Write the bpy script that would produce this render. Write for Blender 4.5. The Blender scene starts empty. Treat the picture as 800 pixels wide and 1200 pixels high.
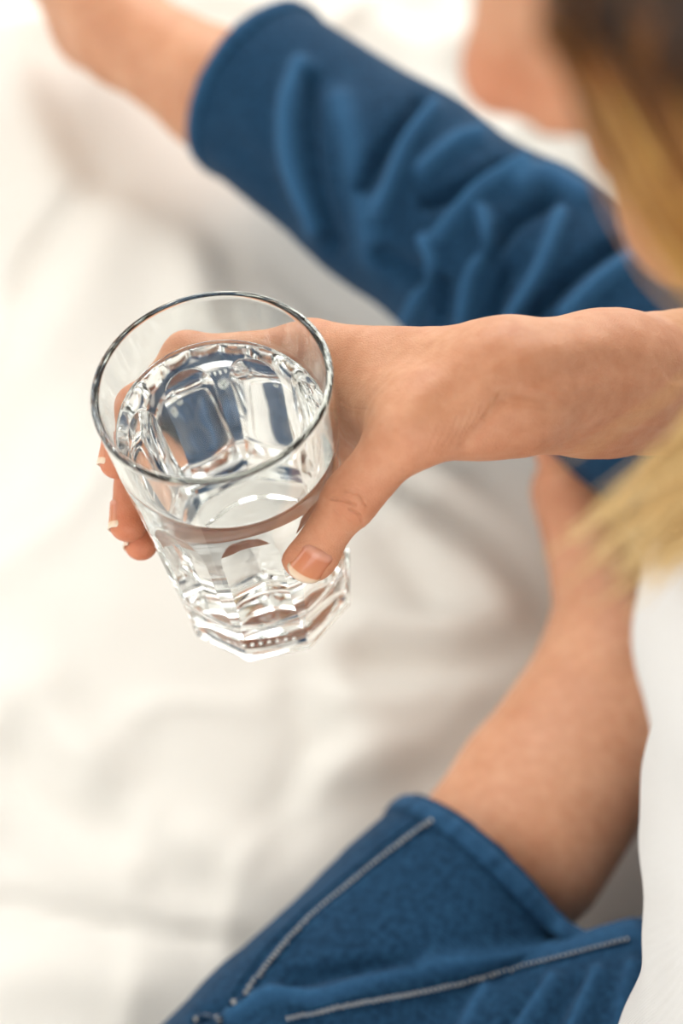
import bpy, bmesh, math, random
import numpy as np
from mathutils import Vector, Matrix
from mathutils.bvhtree import BVHTree

# ------------------------------------------------------------------ camera, light, exposure
scene = bpy.context.scene
COL = scene.collection
CAM = np.array([0.0, 0.0, 0.85]); PITCH = math.radians(62)
cam_data = bpy.data.cameras.new('camera')
cam_data.sensor_fit = 'VERTICAL'; cam_data.sensor_height = 36; cam_data.sensor_width = 24; cam_data.lens = 50
cam_data.clip_start = 0.01
cam_data.dof.use_dof = True; cam_data.dof.focus_distance = 0.535; cam_data.dof.aperture_fstop = 4.0
cam = bpy.data.objects.new('camera', cam_data); COL.objects.link(cam)
cam.location = CAM; cam.rotation_euler = (math.pi/2 - PITCH, 0, 0)
scene.camera = cam

world = bpy.data.worlds.new('world'); scene.world = world; world.use_nodes = True
bg = world.node_tree.nodes['Background']; bg.inputs[0].default_value = (0.95, 0.97, 1.0, 1); bg.inputs[1].default_value = 1.2

def area(name, loc, rot, sx, sy, power, col):
    l = bpy.data.lights.new(name, 'AREA'); l.shape = 'RECTANGLE'; l.size = sx; l.size_y = sy; l.energy = power; l.color = col
    o = bpy.data.objects.new(name, l); COL.objects.link(o); o.location = loc; o.rotation_euler = rot
    return o
# daylight through the north and west windows of the bedroom
area('daylight_north', (0.35, 2.58, 1.25), (math.radians(-90), 0, 0), 2.2, 1.5, 47, (1.0, 0.985, 0.95))
area('daylight_west', (-2.28, 0.2, 1.25), (0, math.radians(-90), 0), 1.5, 1.9, 13, (1.0, 0.985, 0.95))

area('fill_light_south', (0.0, -1.83, 1.25), (math.radians(90), 0, 0), 1.9, 1.4, 15, (1.0, 0.985, 0.95))  # added fill from behind the camera to even out the sheet

vs = scene.view_settings
vs.view_transform = 'Standard'; vs.look = 'None'; vs.exposure = 0.0; vs.gamma = 1.0; vs.use_curve_mapping = False
scene.cycles.max_bounces = 40; scene.cycles.transmission_bounces = 40; scene.cycles.glossy_bounces = 8; scene.cycles.diffuse_bounces = 5

# ------------------------------------------------------------------ camera geometry (photo pixel <-> direction)
FWD = np.array([0, math.cos(PITCH), -math.sin(PITCH)]); UPV = np.array([0, math.sin(PITCH), math.cos(PITCH)]); FPX = 1200*50/36.0
def ray(x, y):
    return np.array([(x-400)/FPX, 0, 0]) + FWD + UPV*(600-y)/FPX
def at_depth(x, y, d): return CAM + ray(x, y)*d
def at_z(x, y, z):
    r = ray(x, y); return CAM + r*((z-CAM[2])/r[2])
def px(P):
    d = np.asarray(P, float) - CAM; z = d@FWD
    return np.stack([400+FPX*d[..., 0]/z, 600-FPX*(d@UPV)/z], -1)

# ------------------------------------------------------------------ object helpers
def link(o, parent=None):
    COL.objects.link(o)
    if parent is not None: o.parent = parent
    return o
def mesh_obj(name, verts, faces, mat, parent=None, smooth=True, mat_idx=None):
    me = bpy.data.meshes.new(name)
    verts = np.asarray(verts, np.float32)
    if isinstance(faces, np.ndarray):
        n, k = faces.shape
        me.vertices.add(len(verts)); me.vertices.foreach_set('co', verts.ravel())
        me.loops.add(n*k); me.loops.foreach_set('vertex_index', faces.astype(np.int32).ravel())
        me.polygons.add(n); me.polygons.foreach_set('loop_start', np.arange(0, n*k, k, dtype=np.int32))
        me.update(calc_edges=True); me.validate()
    else:
        me.from_pydata([tuple(map(float, v)) for v in verts], [], faces); me.update()
    mats = mat if isinstance(mat, (list, tuple)) else [mat]
    for m in mats: me.materials.append(m)
    if mat_idx is not None: me.polygons.foreach_set('material_index', np.asarray(mat_idx, np.int32))
    me.polygons.foreach_set('use_smooth', np.full(len(me.polygons), smooth))
    return link(bpy.data.objects.new(name, me), parent)
def bm_obj(name, bm, mat, parent=None, smooth=False):
    me = bpy.data.meshes.new(name); bm.to_mesh(me); bm.free(); me.materials.append(mat)
    me.polygons.foreach_set('use_smooth', np.full(len(me.polygons), smooth))
    return link(bpy.data.objects.new(name, me), parent)
def empty(name, loc):
    o = bpy.data.objects.new(name, None); o.location = loc; o.empty_display_size = 0.05; COL.objects.link(o); return o
def keep_world(child, parent):
    child.parent = parent; child.matrix_parent_inverse = Matrix.Translation(parent.location).inverted()
def tag(o, label=None, cat=None, group=None, kind=None):
    for k, v in (('label', label), ('category', cat), ('group', group), ('kind', kind)):
        if v: o[k] = v
    return o
def box_bm(bm, lo, hi, bevel=0):
    lo = Vector(lo); hi = Vector(hi); c = (lo+hi)/2; s = hi-lo
    r = bmesh.ops.create_cube(bm, size=1, matrix=Matrix.Translation(c) @ Matrix.Diagonal((s.x, s.y, s.z, 1)))
    if bevel:
        es = list({e for v in r['verts'] for e in v.link_edges})
        bmesh.ops.bevel(bm, geom=es, offset=bevel, segments=2, affect='EDGES')
def tube(path, radius, sides=6, closed=False, up=None):
    """verts, quads of a tube along path (n,3); radius scalar or (n,)"""
    P = np.asarray(path, float); n = len(P); R = np.broadcast_to(np.asarray(radius, float), (n,))
    if closed: T = np.roll(P, -1, 0)-np.roll(P, 1, 0)
    else: T = np.gradient(P, axis=0)
    T /= np.linalg.norm(T, axis=1, keepdims=True)+1e-12
    N = np.zeros_like(P); ref = np.array([0.31, 0.2, 0.93]) if up is None else np.asarray(up, float)
    v = ref - T[0]*(ref@T[0]); N[0] = v/np.linalg.norm(v)
    for i in range(1, n):
        v = N[i-1]-T[i]*(N[i-1]@T[i]); N[i] = v/(np.linalg.norm(v)+1e-12)
    B = np.cross(T, N)
    a = np.arange(sides)*2*np.pi/sides
    V = P[:, None]+R[:, None, None]*(np.cos(a)[None, :, None]*N[:, None]+np.sin(a)[None, :, None]*B[:, None])
    V = V.reshape(-1, 3)
    m = n if closed else n-1
    i = np.arange(m)[:, None]; j = np.arange(sides)[None]
    i2 = (i+1) % n; j2 = (j+1) % sides
    Q = np.stack([i*sides+j, i*sides+j2, i2*sides+j2, i2*sides+j], -1).reshape(-1, 4)
    return V, Q
def smoothstep(a, b, x):
    t = np.clip((x-a)/(b-a), 0, 1); return t*t*(3-2*t)
def resample(P, n):
    P = np.asarray(P, float)
    # Catmull-Rom through P then even spacing
    Q = np.vstack([2*P[0]-P[1], P, 2*P[-1]-P[-2]]); out = []
    for i in range(1, len(Q)-2):
        t = np.linspace(0, 1, 24, endpoint=False)[:, None]
        p0, p1, p2, p3 = Q[i-1], Q[i], Q[i+1], Q[i+2]
        out.append(.5*((2*p1)+(-p0+p2)*t+(2*p0-5*p1+4*p2-p3)*t**2+(-p0+3*p1-3*p2+p3)*t**3))
    out = np.vstack(out+[P[-1:]])
    s = np.r_[0, np.cumsum(np.linalg.norm(np.diff(out, axis=0), axis=1))]
    q = np.linspace(0, s[-1], n)
    return np.stack([np.interp(q, s, out[:, k]) for k in range(P.shape[1])], -1)
def dist_poly(Q, poly):
    """distance of points Q (n,2) to a polyline"""
    best = np.full(len(Q), 1e9)
    poly = np.asarray(poly, float)
    for a, b in zip(poly[:-1], poly[1:]):
        ba = b-a; t = np.clip(((Q-a)@ba)/(ba@ba), 0, 1)
        best = np.minimum(best, np.linalg.norm(Q-a-t[:, None]*ba, axis=1))
    return best
def vnoise(P, seed=0, oct=3):
    """smooth value noise by sums of sines (n,dim)->(n,)"""
    rng = np.random.RandomState(seed); out = np.zeros(len(P)); amp = 1; fr = 1
    for o in range(oct):
        for _ in range(4):
            k = rng.normal(size=P.shape[1]); k /= np.linalg.norm(k)
            out += amp*np.sin((P@k)*fr*2*np.pi*rng.uniform(.7, 1.4)+rng.uniform(0, 6.28))/4
        amp *= .5; fr *= 2
    return out

# ------------------------------------------------------------------ implicit modelling helpers
class Field:
    def __init__(s, lo, hi, h):
        s.lo = np.array(lo, float); s.h = h
        s.n = np.ceil((np.array(hi)-s.lo)/h).astype(int)+1
        s.F = np.full(s.n, 0.05, np.float32)
    def sub(s, lo, hi):
        a = np.clip(np.floor((np.array(lo)-s.lo)/s.h).astype(int), 0, s.n); b = np.clip(np.ceil((np.array(hi)-s.lo)/s.h).astype(int)+1, 0, s.n)
        if np.any(b-a < 1): return None, None
        sl = tuple(slice(i, j) for i, j in zip(a, b))
        ax = [(s.lo[k]+s.h*np.arange(a[k], b[k])).astype(np.float32) for k in range(3)]
        return sl, (ax[0][:, None, None], ax[1][None, :, None], ax[2][None, None, :])
    def merge(s, sl, d, k):
        A = s.F[sl]
        if k > 0:
            hh = np.maximum(k-np.abs(A-d), 0)/k
            s.F[sl] = np.minimum(A, d)-hh*hh*k*0.25
        else: s.F[sl] = np.minimum(A, d)
    def cone(s, a, b, ra, rb, k=0.01, flat=None):
        """tapered capsule; flat=(axis, factor) makes it thinner by factor along axis"""
        a = np.asarray(a, float); b = np.asarray(b, float); r = max(ra, rb); m = r+k+2*s.h+0.012
        sl, ax = s.sub(np.minimum(a, b)-m, np.maximum(a, b)+m)
        if sl is None: return
        s.merge(sl, cone_d(ax, a, b, ra, rb, flat), k)
    def ell(s, c, R, M=None, k=0.01, neg=False):
        """ellipsoid; M rows = its axes"""
        c = np.asarray(c, float); R = np.asarray(R, float); m = R.max()+k+2*s.h+0.012
        sl, ax = s.sub(c-m, c+m)
        if sl is None: return
        X = [ax[i]-np.float32(c[i]) for i in range(3)]
        if M is None: L = X
        else: L = [M[i][0]*X[0]+M[i][1]*X[1]+M[i][2]*X[2] for i in range(3)]
        k0 = np.sqrt(sum((L[i]/R[i])**2 for i in range(3)))
        k1 = np.sqrt(sum((L[i]/R[i]**2)**2 for i in range(3)))+1e-6
        d = (k0*(k0-1)/k1).astype(np.float32)
        if neg:
            A = s.F[sl]; d = -d; hh = np.maximum(k-np.abs(A-d), 0)/k
            s.F[sl] = np.maximum(A, d)+hh*hh*k*0.25
        else: s.merge(sl, d, k)
    def chain(s, pts, rad, k=0.008, flat=None):
        for i in range(len(pts)-1): s.cone(pts[i], pts[i+1], rad[i], rad[i+1], k, flat)
    def mesh(s): return surface_nets(s.F, s.lo, s.h)
def cone_d(ax, a, b, ra, rb, flat=None):
    X = [ax[i]-np.float32(a[i]) for i in range(3)]; ba = b-a; L2 = float(ba@ba)+1e-12
    t = np.clip((X[0]*ba[0]+X[1]*ba[1]+X[2]*ba[2])/L2, 0, 1)
    Y = [X[i]-t*ba[i] for i in range(3)]
    d2 = Y[0]**2+Y[1]**2+Y[2]**2
    if flat is not None:
        n = np.asarray(flat[0], float); n = n/np.linalg.norm(n); q = Y[0]*n[0]+Y[1]*n[1]+Y[2]*n[2]
        d2 = d2+(flat[1]**2-1)*q*q
    return (np.sqrt(d2)-(ra+t*(rb-ra))).astype(np.float32)
def smin(A, B, k):
    hh = np.maximum(k-np.abs(A-B), 0)/k
    return np.minimum(A, B)-hh*hh*k*0.25
def surface_nets(F, lo, h):
    ins = F < 0
    c = np.zeros(tuple(np.array(F.shape)-1), np.int8)
    sl = (slice(None, -1), slice(1, None))
    for i in (0, 1):
        for j in (0, 1):
            for k in (0, 1): c += ins[sl[i], sl[j], sl[k]]
    act = (c > 0) & (c < 8); del c
    I = np.argwhere(act); idx = np.full(act.shape, -1, np.int32); idx[act] = np.arange(len(I))
    acc = np.zeros((len(I), 3)); cnt = np.zeros(len(I))
    cor = {}
    for i in (0, 1):
        for j in (0, 1):
            for k in (0, 1): cor[i, j, k] = F[I[:, 0]+i, I[:, 1]+j, I[:, 2]+k].astype(float)
    for p in cor:
        for axx in range(3):
            if p[axx] == 1: continue
            q = list(p); q[axx] = 1; q = tuple(q)
            a, b = cor[p], cor[q]; m = (a < 0) != (b < 0)
            t = np.where(m, a/np.where(m, a-b, 1), 0)
            pos = np.tile(np.array(p, float), (len(I), 1)); pos[:, axx] += t
            acc[m] += pos[m]; cnt[m] += 1
    V = lo+h*(I+acc/cnt[:, None])
    quads = []
    for axx in range(3):
        o1, o2 = [(1, 2), (2, 0), (0, 1)][axx]
        A = [slice(None)]*3; B = [slice(None)]*3; A[axx] = slice(None, -1); B[axx] = slice(1, None)
        e = ins[tuple(A)] != ins[tuple(B)]
        J = np.argwhere(e)
        ok = (J[:, o1] > 0) & (J[:, o2] > 0) & (J[:, o1] < F.shape[o1]-1) & (J[:, o2] < F.shape[o2]-1)
        J = J[ok]; s = ins[J[:, 0], J[:, 1], J[:, 2]]
        def cell(d1, d2):
            K = J.copy(); K[:, o1] += d1; K[:, o2] += d2; return idx[K[:, 0], K[:, 1], K[:, 2]]
        q = np.stack([cell(-1, -1), cell(0, -1), cell(0, 0), cell(-1, 0)], -1)
        q[~s] = q[~s][:, ::-1]
        quads.append(q)
    return V, np.vstack(quads)
def relax(V, Q, it=2, lam=.5):
    V = V.copy()
    E = np.vstack([Q[:, [0, 1]], Q[:, [1, 2]], Q[:, [2, 3]], Q[:, [3, 0]]])
    for _ in range(it):
        S = np.zeros_like(V); n = np.bincount(E[:, 0], minlength=len(V))
        for k in range(3): S[:, k] = np.bincount(E[:, 0], V[E[:, 1], k], len(V))
        V += lam*(S/np.maximum(n, 1)[:, None]-V)
    return V
def normals(V, Q):
    fn = np.cross(V[Q[:, 2]]-V[Q[:, 0]], V[Q[:, 3]]-V[Q[:, 1]]); N = np.zeros_like(V)
    for k in range(4):
        for a in range(3): N[:, a] += np.bincount(Q[:, k], fn[:, a], len(V))
    return N/(np.linalg.norm(N, axis=1, keepdims=True)+1e-12)

# ------------------------------------------------------------------ materials
def new_mat(name):
    m = bpy.data.materials.new(name); m.use_nodes = True; nt = m.node_tree
    return m, nt, nt.nodes['Principled BSDF'], nt.nodes['Material Output']
def nd(nt, t, **kw):
    n = nt.nodes.new(t)
    for k, v in kw.items(): setattr(n, k, v)
    return n
def noise_node(nt, scale, detail=4, rough=.55, coord='Object', stretch=None):
    tc = nd(nt, 'ShaderNodeTexCoord'); n = nd(nt, 'ShaderNodeTexNoise')
    n.inputs['Scale'].default_value = scale; n.inputs['Detail'].default_value = detail; n.inputs['Roughness'].default_value = rough
    if stretch:
        mp = nd(nt, 'ShaderNodeMapping'); mp.inputs['Scale'].default_value = stretch[0]; mp.inputs['Rotation'].default_value = stretch[1]
        nt.links.new(tc.outputs[coord], mp.inputs[0]); nt.links.new(mp.outputs[0], n.inputs['Vector'])
    else: nt.links.new(tc.outputs[coord], n.inputs['Vector'])
    return n
def ramp(nt, fac, stops):
    r = nd(nt, 'ShaderNodeValToRGB'); e = r.color_ramp.elements
    while len(e) < len(stops): e.new(0.5)
    for el, (p, c) in zip(e, stops): el.position = p; el.color = (*c, 1)
    nt.links.new(fac, r.inputs[0]); return r
def bump(nt, height, strength, dist, prev=None):
    b = nd(nt, 'ShaderNodeBump'); b.inputs['Strength'].default_value = strength; b.inputs['Distance'].default_value = dist
    nt.links.new(height, b.inputs['Height'])
    if prev is not None: nt.links.new(prev.outputs[0], b.inputs['Normal'])
    return b
def mix_rgb(nt, fac, a, b, mode='MIX'):
    m = nd(nt, 'ShaderNodeMix', data_type='RGBA', blend_type=mode)
    for v, i in ((fac, 0), (a, 6), (b, 7)):
        if hasattr(v, 'is_linked'): nt.links.new(v, m.inputs[i])
        else: m.inputs[i].default_value = v if i == 0 else (*v, 1)
    return m.outputs[2]

def mat_plain(name, col, rough=.6, var=.06, scale=8):
    m, nt, b, o = new_mat(name)
    n = noise_node(nt, scale)
    r = ramp(nt, n.outputs[0], [(.3, tuple(c*(1-var) for c in col)), (.7, tuple(min(1, c*(1+var)) for c in col))])
    nt.links.new(r.outputs[0], b.inputs['Base Color']); b.inputs['Roughness'].default_value = rough
    return m
def mat_skin():
    m, nt, b, o = new_mat('skin')
    n1 = noise_node(nt, 28, 5); n2 = noise_node(nt, 160, 3)
    base = ramp(nt, n1.outputs[0], [(.3, (.54, .245, .130)), (.7, (.66, .345, .205))])
    att = nd(nt, 'ShaderNodeAttribute', attribute_name='flush')
    c = mix_rgb(nt, att.outputs['Fac'], base.outputs[0], (.62, .165, .075))
    c = mix_rgb(nt, .13, c, ramp(nt, n2.outputs[0], [(.35, (.45, .18, .1)), (.65, (.8, .5, .35))]).outputs[0])
    nt.links.new(c, b.inputs['Base Color'])
    b.inputs['Roughness'].default_value = .48; b.inputs['Specular IOR Level'].default_value = .38
    b.inputs['Subsurface Weight'].default_value = .22; b.inputs['Subsurface Radius'].default_value = (1, .35, .2); b.inputs['Subsurface Scale'].default_value = .006
    # fine skin relief: cell lines, pores, stretched wrinkles where the attribute allows
    tc = nd(nt, 'ShaderNodeTexCoord'); v = nd(nt, 'ShaderNodeTexVoronoi', feature='DISTANCE_TO_EDGE'); v.inputs['Scale'].default_value = 900
    nt.links.new(tc.outputs['Object'], v.inputs['Vector'])
    b1 = bump(nt, v.outputs['Distance'], .32, .0008)
    n3 = noise_node(nt, 420, 4); b2 = bump(nt, n3.outputs[0], .20, .0010, b1)
    cr = nd(nt, 'ShaderNodeAttribute', attribute_name='crease')
    nt.links.new(b2.outputs[0], b.inputs['Normal'])
    b3 = bump(nt, cr.outputs['Fac'], .75, .0012, b2); nt.links.new(b3.outputs[0], b.inputs['Normal'])
    return m
def mat_denim():
    m, nt, b, o = new_mat('denim')
    n1 = noise_node(nt, 9, 4); n2 = noise_node(nt, 260, 3, .7); n3 = noise_node(nt, 45, 3, .6)
    base = ramp(nt, n1.outputs[0], [(.25, (.003, .023, .060)), (.75, (.010, .052, .118))])
    c = mix_rgb(nt, .5, base.outputs[0], ramp(nt, n2.outputs[0], [(.35, (.002, .015, .042)), (.7, (.024, .088, .178))]).outputs[0])
    att = nd(nt, 'ShaderNodeAttribute', attribute_name='wear_highlight')
    c = mix_rgb(nt, att.outputs['Fac'], c, (.055, .18, .37))  # paler blue on fold crests: denim fade plus painted highlights
    nt.links.new(c, b.inputs['Base Color']); b.inputs['Roughness'].default_value = .85
    b.inputs['Sheen Weight'].default_value = .03; b.inputs['Specular IOR Level'].default_value = .12
    tc = nd(nt, 'ShaderNodeTexCoord'); w = nd(nt, 'ShaderNodeTexWave', wave_type='BANDS', bands_direction='DIAGONAL')
    w.inputs['Scale'].default_value = 260; w.inputs['Distortion'].default_value = 1.5; w.inputs['Detail'].default_value = 2
    nt.links.new(tc.outputs['Object'], w.inputs['Vector'])
    b1 = bump(nt, w.outputs[1], .25, .0006); b2 = bump(nt, n3.outputs[0], .25, .002, b1); nt.links.new(b2.outputs[0], b.inputs['Normal'])
    return m
def mat_cloth(name, col, var, weave, strength, fold=None):
    m, nt, b, o = new_mat(name)
    n1 = noise_node(nt, 5, 4)
    base = ramp(nt, n1.outputs[0], [(.3, tuple(c*(1-var) for c in col)), (.7, col)])
    nt.links.new(base.outputs[0], b.inputs['Base Color']); b.inputs['Roughness'].default_value = .9; b.inputs['Specular IOR Level'].default_value = .15
    b.inputs['Sheen Weight'].default_value = .15
    tc = nd(nt, 'ShaderNodeTexCoord'); prev = None
    for d in ('X', 'Y', 'Z'):
        w = nd(nt, 'ShaderNodeTexWave', wave_type='BANDS', bands_direction=d); w.inputs['Scale'].default_value = weave; w.inputs['Distortion'].default_value = 2.5; w.inputs['Detail'].default_value = 2; w.inputs['Detail Scale'].default_value = 3
        nt.links.new(tc.outputs['Object'], w.inputs['Vector']); prev = bump(nt, w.outputs[1], strength, .0004, prev)
    n2 = noise_node(nt, 22, 4); prev = bump(nt, n2.outputs[0], .12, .004, prev)
    nt.links.new(prev.outputs[0], b.inputs['Normal'])
    return m
def mat_hair():
    m, nt, b, o = new_mat('hair')
    a = nd(nt, 'ShaderNodeAttribute', attribute_name='along'); s = nd(nt, 'ShaderNodeAttribute', attribute_name='shade')
    r = ramp(nt, a.outputs['Fac'], [(0, (.016, .007, .004)), (.45, (.022, .009, .005)), (.55, (.34, .13, .022)), (.66, (.74, .46, .13)), (.8, (.84, .60, .24)), (1, (.84, .64, .32))])
    c = mix_rgb(nt, s.outputs['Fac'], r.outputs[0], (.55, .33, .10), 'MULTIPLY')
    nt.links.new(c, b.inputs['Base Color']); b.inputs['Roughness'].default_value = .42; b.inputs['Specular IOR Level'].default_value = .5
    return m
def mat_glass(name, ior, tint=(1, 1, 1)):
    m = bpy.data.materials.new(name); m.use_nodes = True; nt = m.node_tree; nt.nodes.clear()
    g = nd(nt, 'ShaderNodeBsdfGlass'); g.inputs['IOR'].default_value = ior; g.inputs['Roughness'].default_value = 0; g.inputs['Color'].default_value = (*tint, 1)
    o = nd(nt, 'ShaderNodeOutputMaterial'); nt.links.new(g.outputs[0], o.inputs[0]); return m
def mat_nail():
    m, nt, b, o = new_mat('nail')
    a = nd(nt, 'ShaderNodeAttribute', attribute_name='along')
    r = ramp(nt, a.outputs['Fac'], [(0, (.68, .32, .22)), (.16, (.68, .30, .20)), (.26, (.60, .20, .10)), (.78, (.62, .23, .11)), (.82, (.80, .55, .38)), (1, (.85, .68, .54))])
    nt.links.new(r.outputs[0], b.inputs['Base Color']); b.inputs['Roughness'].default_value = .25
    n = noise_node(nt, 300, 2); bb = bump(nt, n.outputs[0], .05, .0005); nt.links.new(bb.outputs[0], b.inputs['Normal'])
    b.inputs['Coat Weight'].default_value = .3; b.inputs['Subsurface Weight'].default_value = .15; b.inputs['Subsurface Scale'].default_value = .003
    return m
def mat_emit_none(name, col, rough): return mat_plain(name, col, rough, .03)

M_SKIN = mat_skin(); M_DENIM = mat_denim(); M_SHEET = mat_cloth('white_cotton_sheet', (.84, .825, .78), .03, 500, .10)
M_SHIRT = mat_cloth('white_linen', (.80, .80, .795), .03, 330, .30); M_HAIR = mat_hair(); M_NAIL = mat_nail()
M_GLASS = mat_glass('clear_glass', 1.5, (.985, .995, .99)); M_WATER = mat_glass('water_surface', 1.333); M_WATER_WALL = mat_glass('water_against_glass', 1.333/1.5)
M_THREAD = mat_plain('pale_thread', (.36, .36, .35), .8, .15, 400)
M_WALL = mat_plain('wall_paint', (.88, .87, .85), .9, .02); M_FLOOR = mat_plain('floor_wood', (.72, .62, .50), .5, .1, 3); M_WOOD = mat_plain('bed_wood', (.45, .30, .18), .5, .15, 6)
M_FRAME = mat_plain('window_paint', (.85, .85, .84), .4, .02); M_MATT = mat_plain('mattress_fabric', (.8, .79, .75), .9, .03)

# ------------------------------------------------------------------ the room
X0, X1, Y0, Y1, Z0, Z1 = -2.35, 2.2, -1.9, 2.65, -0.5, 2.0
def slab(name, lo, hi, mat):
    bm = bmesh.new(); box_bm(bm, lo, hi); return tag(bm_obj(name, bm, mat), kind='structure')
slab('floor', (X0-.1, Y0-.1, Z0-.1), (X1+.1, Y1+.1, Z0), M_FLOOR)
slab('ceiling', (X0-.1, Y0-.1, Z1), (X1+.1, Y1+.1, Z1+.1), M_WALL)
slab('wall_east', (X1, Y0, Z0), (X1+.1, Y1, Z1), M_WALL)

def wall_with_hole(name, axis, pos, thick, u0, u1, a0, a1, z0, z1, sign):
    bm = bmesh.new()
    def bx(ua, ub, za, zb):
        if axis == 'y': box_bm(bm, (ua, min(pos, pos+sign*thick), za), (ub, max(pos, pos+sign*thick), zb))
        else: box_bm(bm, (min(pos, pos+sign*thick), ua, za), (max(pos, pos+sign*thick), ub, zb))
    bx(u0, a0, Z0, Z1); bx(a1, u1, Z0, Z1); bx(a0, a1, Z0, z0); bx(a0, a1, z1, Z1)
    return tag(bm_obj(name, bm, M_WALL), kind='structure')
wall_with_hole('wall_north', 'y', Y1, .1, X0, X1, -.75, 1.45, .5, 2.0-.02, 1)
wall_with_hole('wall_west', 'x', X0, .1, Y0, Y1, -.75, 1.15, .5, 2.0-.02, -1)
def window(name, axis, pos, a0, a1, z0, z1):
    w = bpy.data.objects.new(name, None); COL.objects.link(w); tag(w, kind='structure')
    def bar(nm, ua, ub, za, zb):
        bm = bmesh.new()
        if axis == 'y': box_bm(bm, (ua, pos, za), (ub, pos+.05, zb), .004)
        else: box_bm(bm, (pos-.05, ua, za), (pos, ub, zb), .004)
        bm_obj(nm, bm, M_FRAME, w)
    bar('frame', a0, a0+.05, z0, z1); bar('frame', a1-.05, a1, z0, z1); bar('frame', a0+.05, a1-.05, z0, z0+.05); bar('frame', a0+.05, a1-.05, z1-.05, z1)
    bar('mullion', (a0+a1)/2-.02, (a0+a1)/2+.02, z0+.05, z1-.05)
wall_with_hole('wall_south', 'y', Y0, .1, X0, X1, -.95, .95, .5, 2.0-.02, -1)  # opening made for the added fill window
window('window_1', 'y', Y1+.03, -.75, 1.45, .5, 1.98)
window('window_2', 'x', X0-.03, -.75, 1.15, .5, 1.98)
window('added_fill_window', 'y', Y0-.08, -.95, .95, .5, 1.98)  # unseen window added to go with the south fill lamp

# ------------------------------------------------------------------ bed and sheet
BX0, BX1, BY0, BY1 = -1.05, .85, -.5, 1.25
bed = tag(empty('bed', (-.1, .4, Z0)), 'low wooden bed with a mattress under the white sheet', 'bed')
def bed_part(nm, lo, hi, mat, bev=.01):
    bm = bmesh.new(); box_bm(bm, lo, hi, bev); o = bm_obj(nm, bm, mat); keep_world(o, bed); return o
bed_part('mattress', (BX0, BY0, -.23), (BX1, BY1, -.035), M_MATT, .03)
bed_part('bed_frame', (BX0-.02, BY0-.02, -.36), (BX1+.02, BY1+.02, -.23), M_WOOD)
for lx in (BX0+.05, BX1-.05):
    for ly in (BY0+.05, BY1-.05): bed_part('leg', (lx-.035, ly-.035, Z0), (lx+.035, ly+.035, -.36), M_WOOD, .004)

def seg_dist(P, a, b):
    a = np.asarray(a, float); b = np.asarray(b, float); ba = b-a
    t = np.clip(((P-a)@ba)/(ba@ba), 0, 1); return np.linalg.norm(P-a-t[:, None]*ba, axis=1)
# skeleton of the sitting person (metres, bed top = 0)
J = dict(
    hipR=(.41, .29, .115), kneeR=(.120, .572, .096), ankR=(-.165, .832, .062), heelR=(-.195, .862, .04), toeR=(-.275, .935, .165),
    hipL=(.33, .12, .115), kneeL=(-.062, .012, .100), ankL=(.156, .316, .066), heelL=(.185, .312, .045), ballL=(.148, .445, .05), toeL=(.140, .495, .035),
    pelvis=(.385, .205, .13), waist=(.345, .235, .26), chest=(.292, .280, .42), neck0=(.222, .302, .54),
    shoL=(.147, .160, .50), elbL=(.179, .060, .255), wriL=(.35, -.075, .085),
    shoR=(.268, .462, .545), elbR=(.235, .368, .290), wriR=(.062, .281, .416))
J = {k: np.array(v) for k, v in J.items()}

# folds of the sheet, drawn where they lie on the bed (photo pixel on the bed plane), height, half width in metres
SHEET_FOLDS = [
    ([(0, 1052), (120, 1080), (230, 1098), (300, 1108)], -.003, .005), ([(-30, 1026), (120, 1056), (240, 1078), (320, 1082)], .0025, .012),
    ([(0, 960), (80, 1010), (150, 1030)], .005, .014), ([(380, 770), (400, 830), (440, 880)], .007, .022), ([(350, 800), (370, 870), (330, 960)], -.006, .016),
    ([(470, 555), (560, 600), (640, 660)], -.009, .013), ([(500, 545), (580, 575), (640, 610)], .008, .012), ([(440, 600), (540, 660), (630, 720)], .007, .015),
    ([(430, 730), (520, 735), (600, 725)], .007, .015), ([(430, 770), (540, 775), (610, 760)], -.007, .014), ([(400, 830), (500, 820), (600, 800)], .006, .014),
    ([(380, 905), (470, 885), (560, 850)], .006, .014), ([(410, 560), (450, 620), (500, 700)], -.005, .013),
    ([(262, 235), (272, 300), (270, 360)], -.010, .016), ([(215, 170), (240, 260), (245, 340)], .014, .030), ([(330, 290), (390, 340), (430, 390)], -.006, .014), ([(300, 285), (340, 340), (380, 380)], .006, .014),
    ([(20, 60), (60, 140), (70, 220)], .010, .032), ([(60, 60), (110, 140), (130, 200)], -.006, .02), ([(120, 160), (100, 220), (30, 330)], -.007, .022), ([(150, 250), (100, 330), (60, 420)], .006, .03),
    ([(0, 560), (40, 480), (80, 420)], -.004, .025), ([(0, 640), (50, 690), (120, 720)], .004, .03), ([(0, 790), (60, 830), (110, 900)], .006, .02), ([(20, 880), (70, 940), (140, 970)], -.005, .016),
    ([(90, 830), (160, 880), (200, 950)], -.004, .018), ([(180, 960), (260, 1000), (300, 1040)], .006, .018), ([(0, 1150), (80, 1140), (160, 1160)], .006, .02), ([(480, 20), (520, 60), (540, 120)], -.008, .022), ([(430, 10), (480, 40), (600, 60)], .008, .025),
    ([(640, 170), (700, 230), (740, 280)], -.006, .02)]
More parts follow.
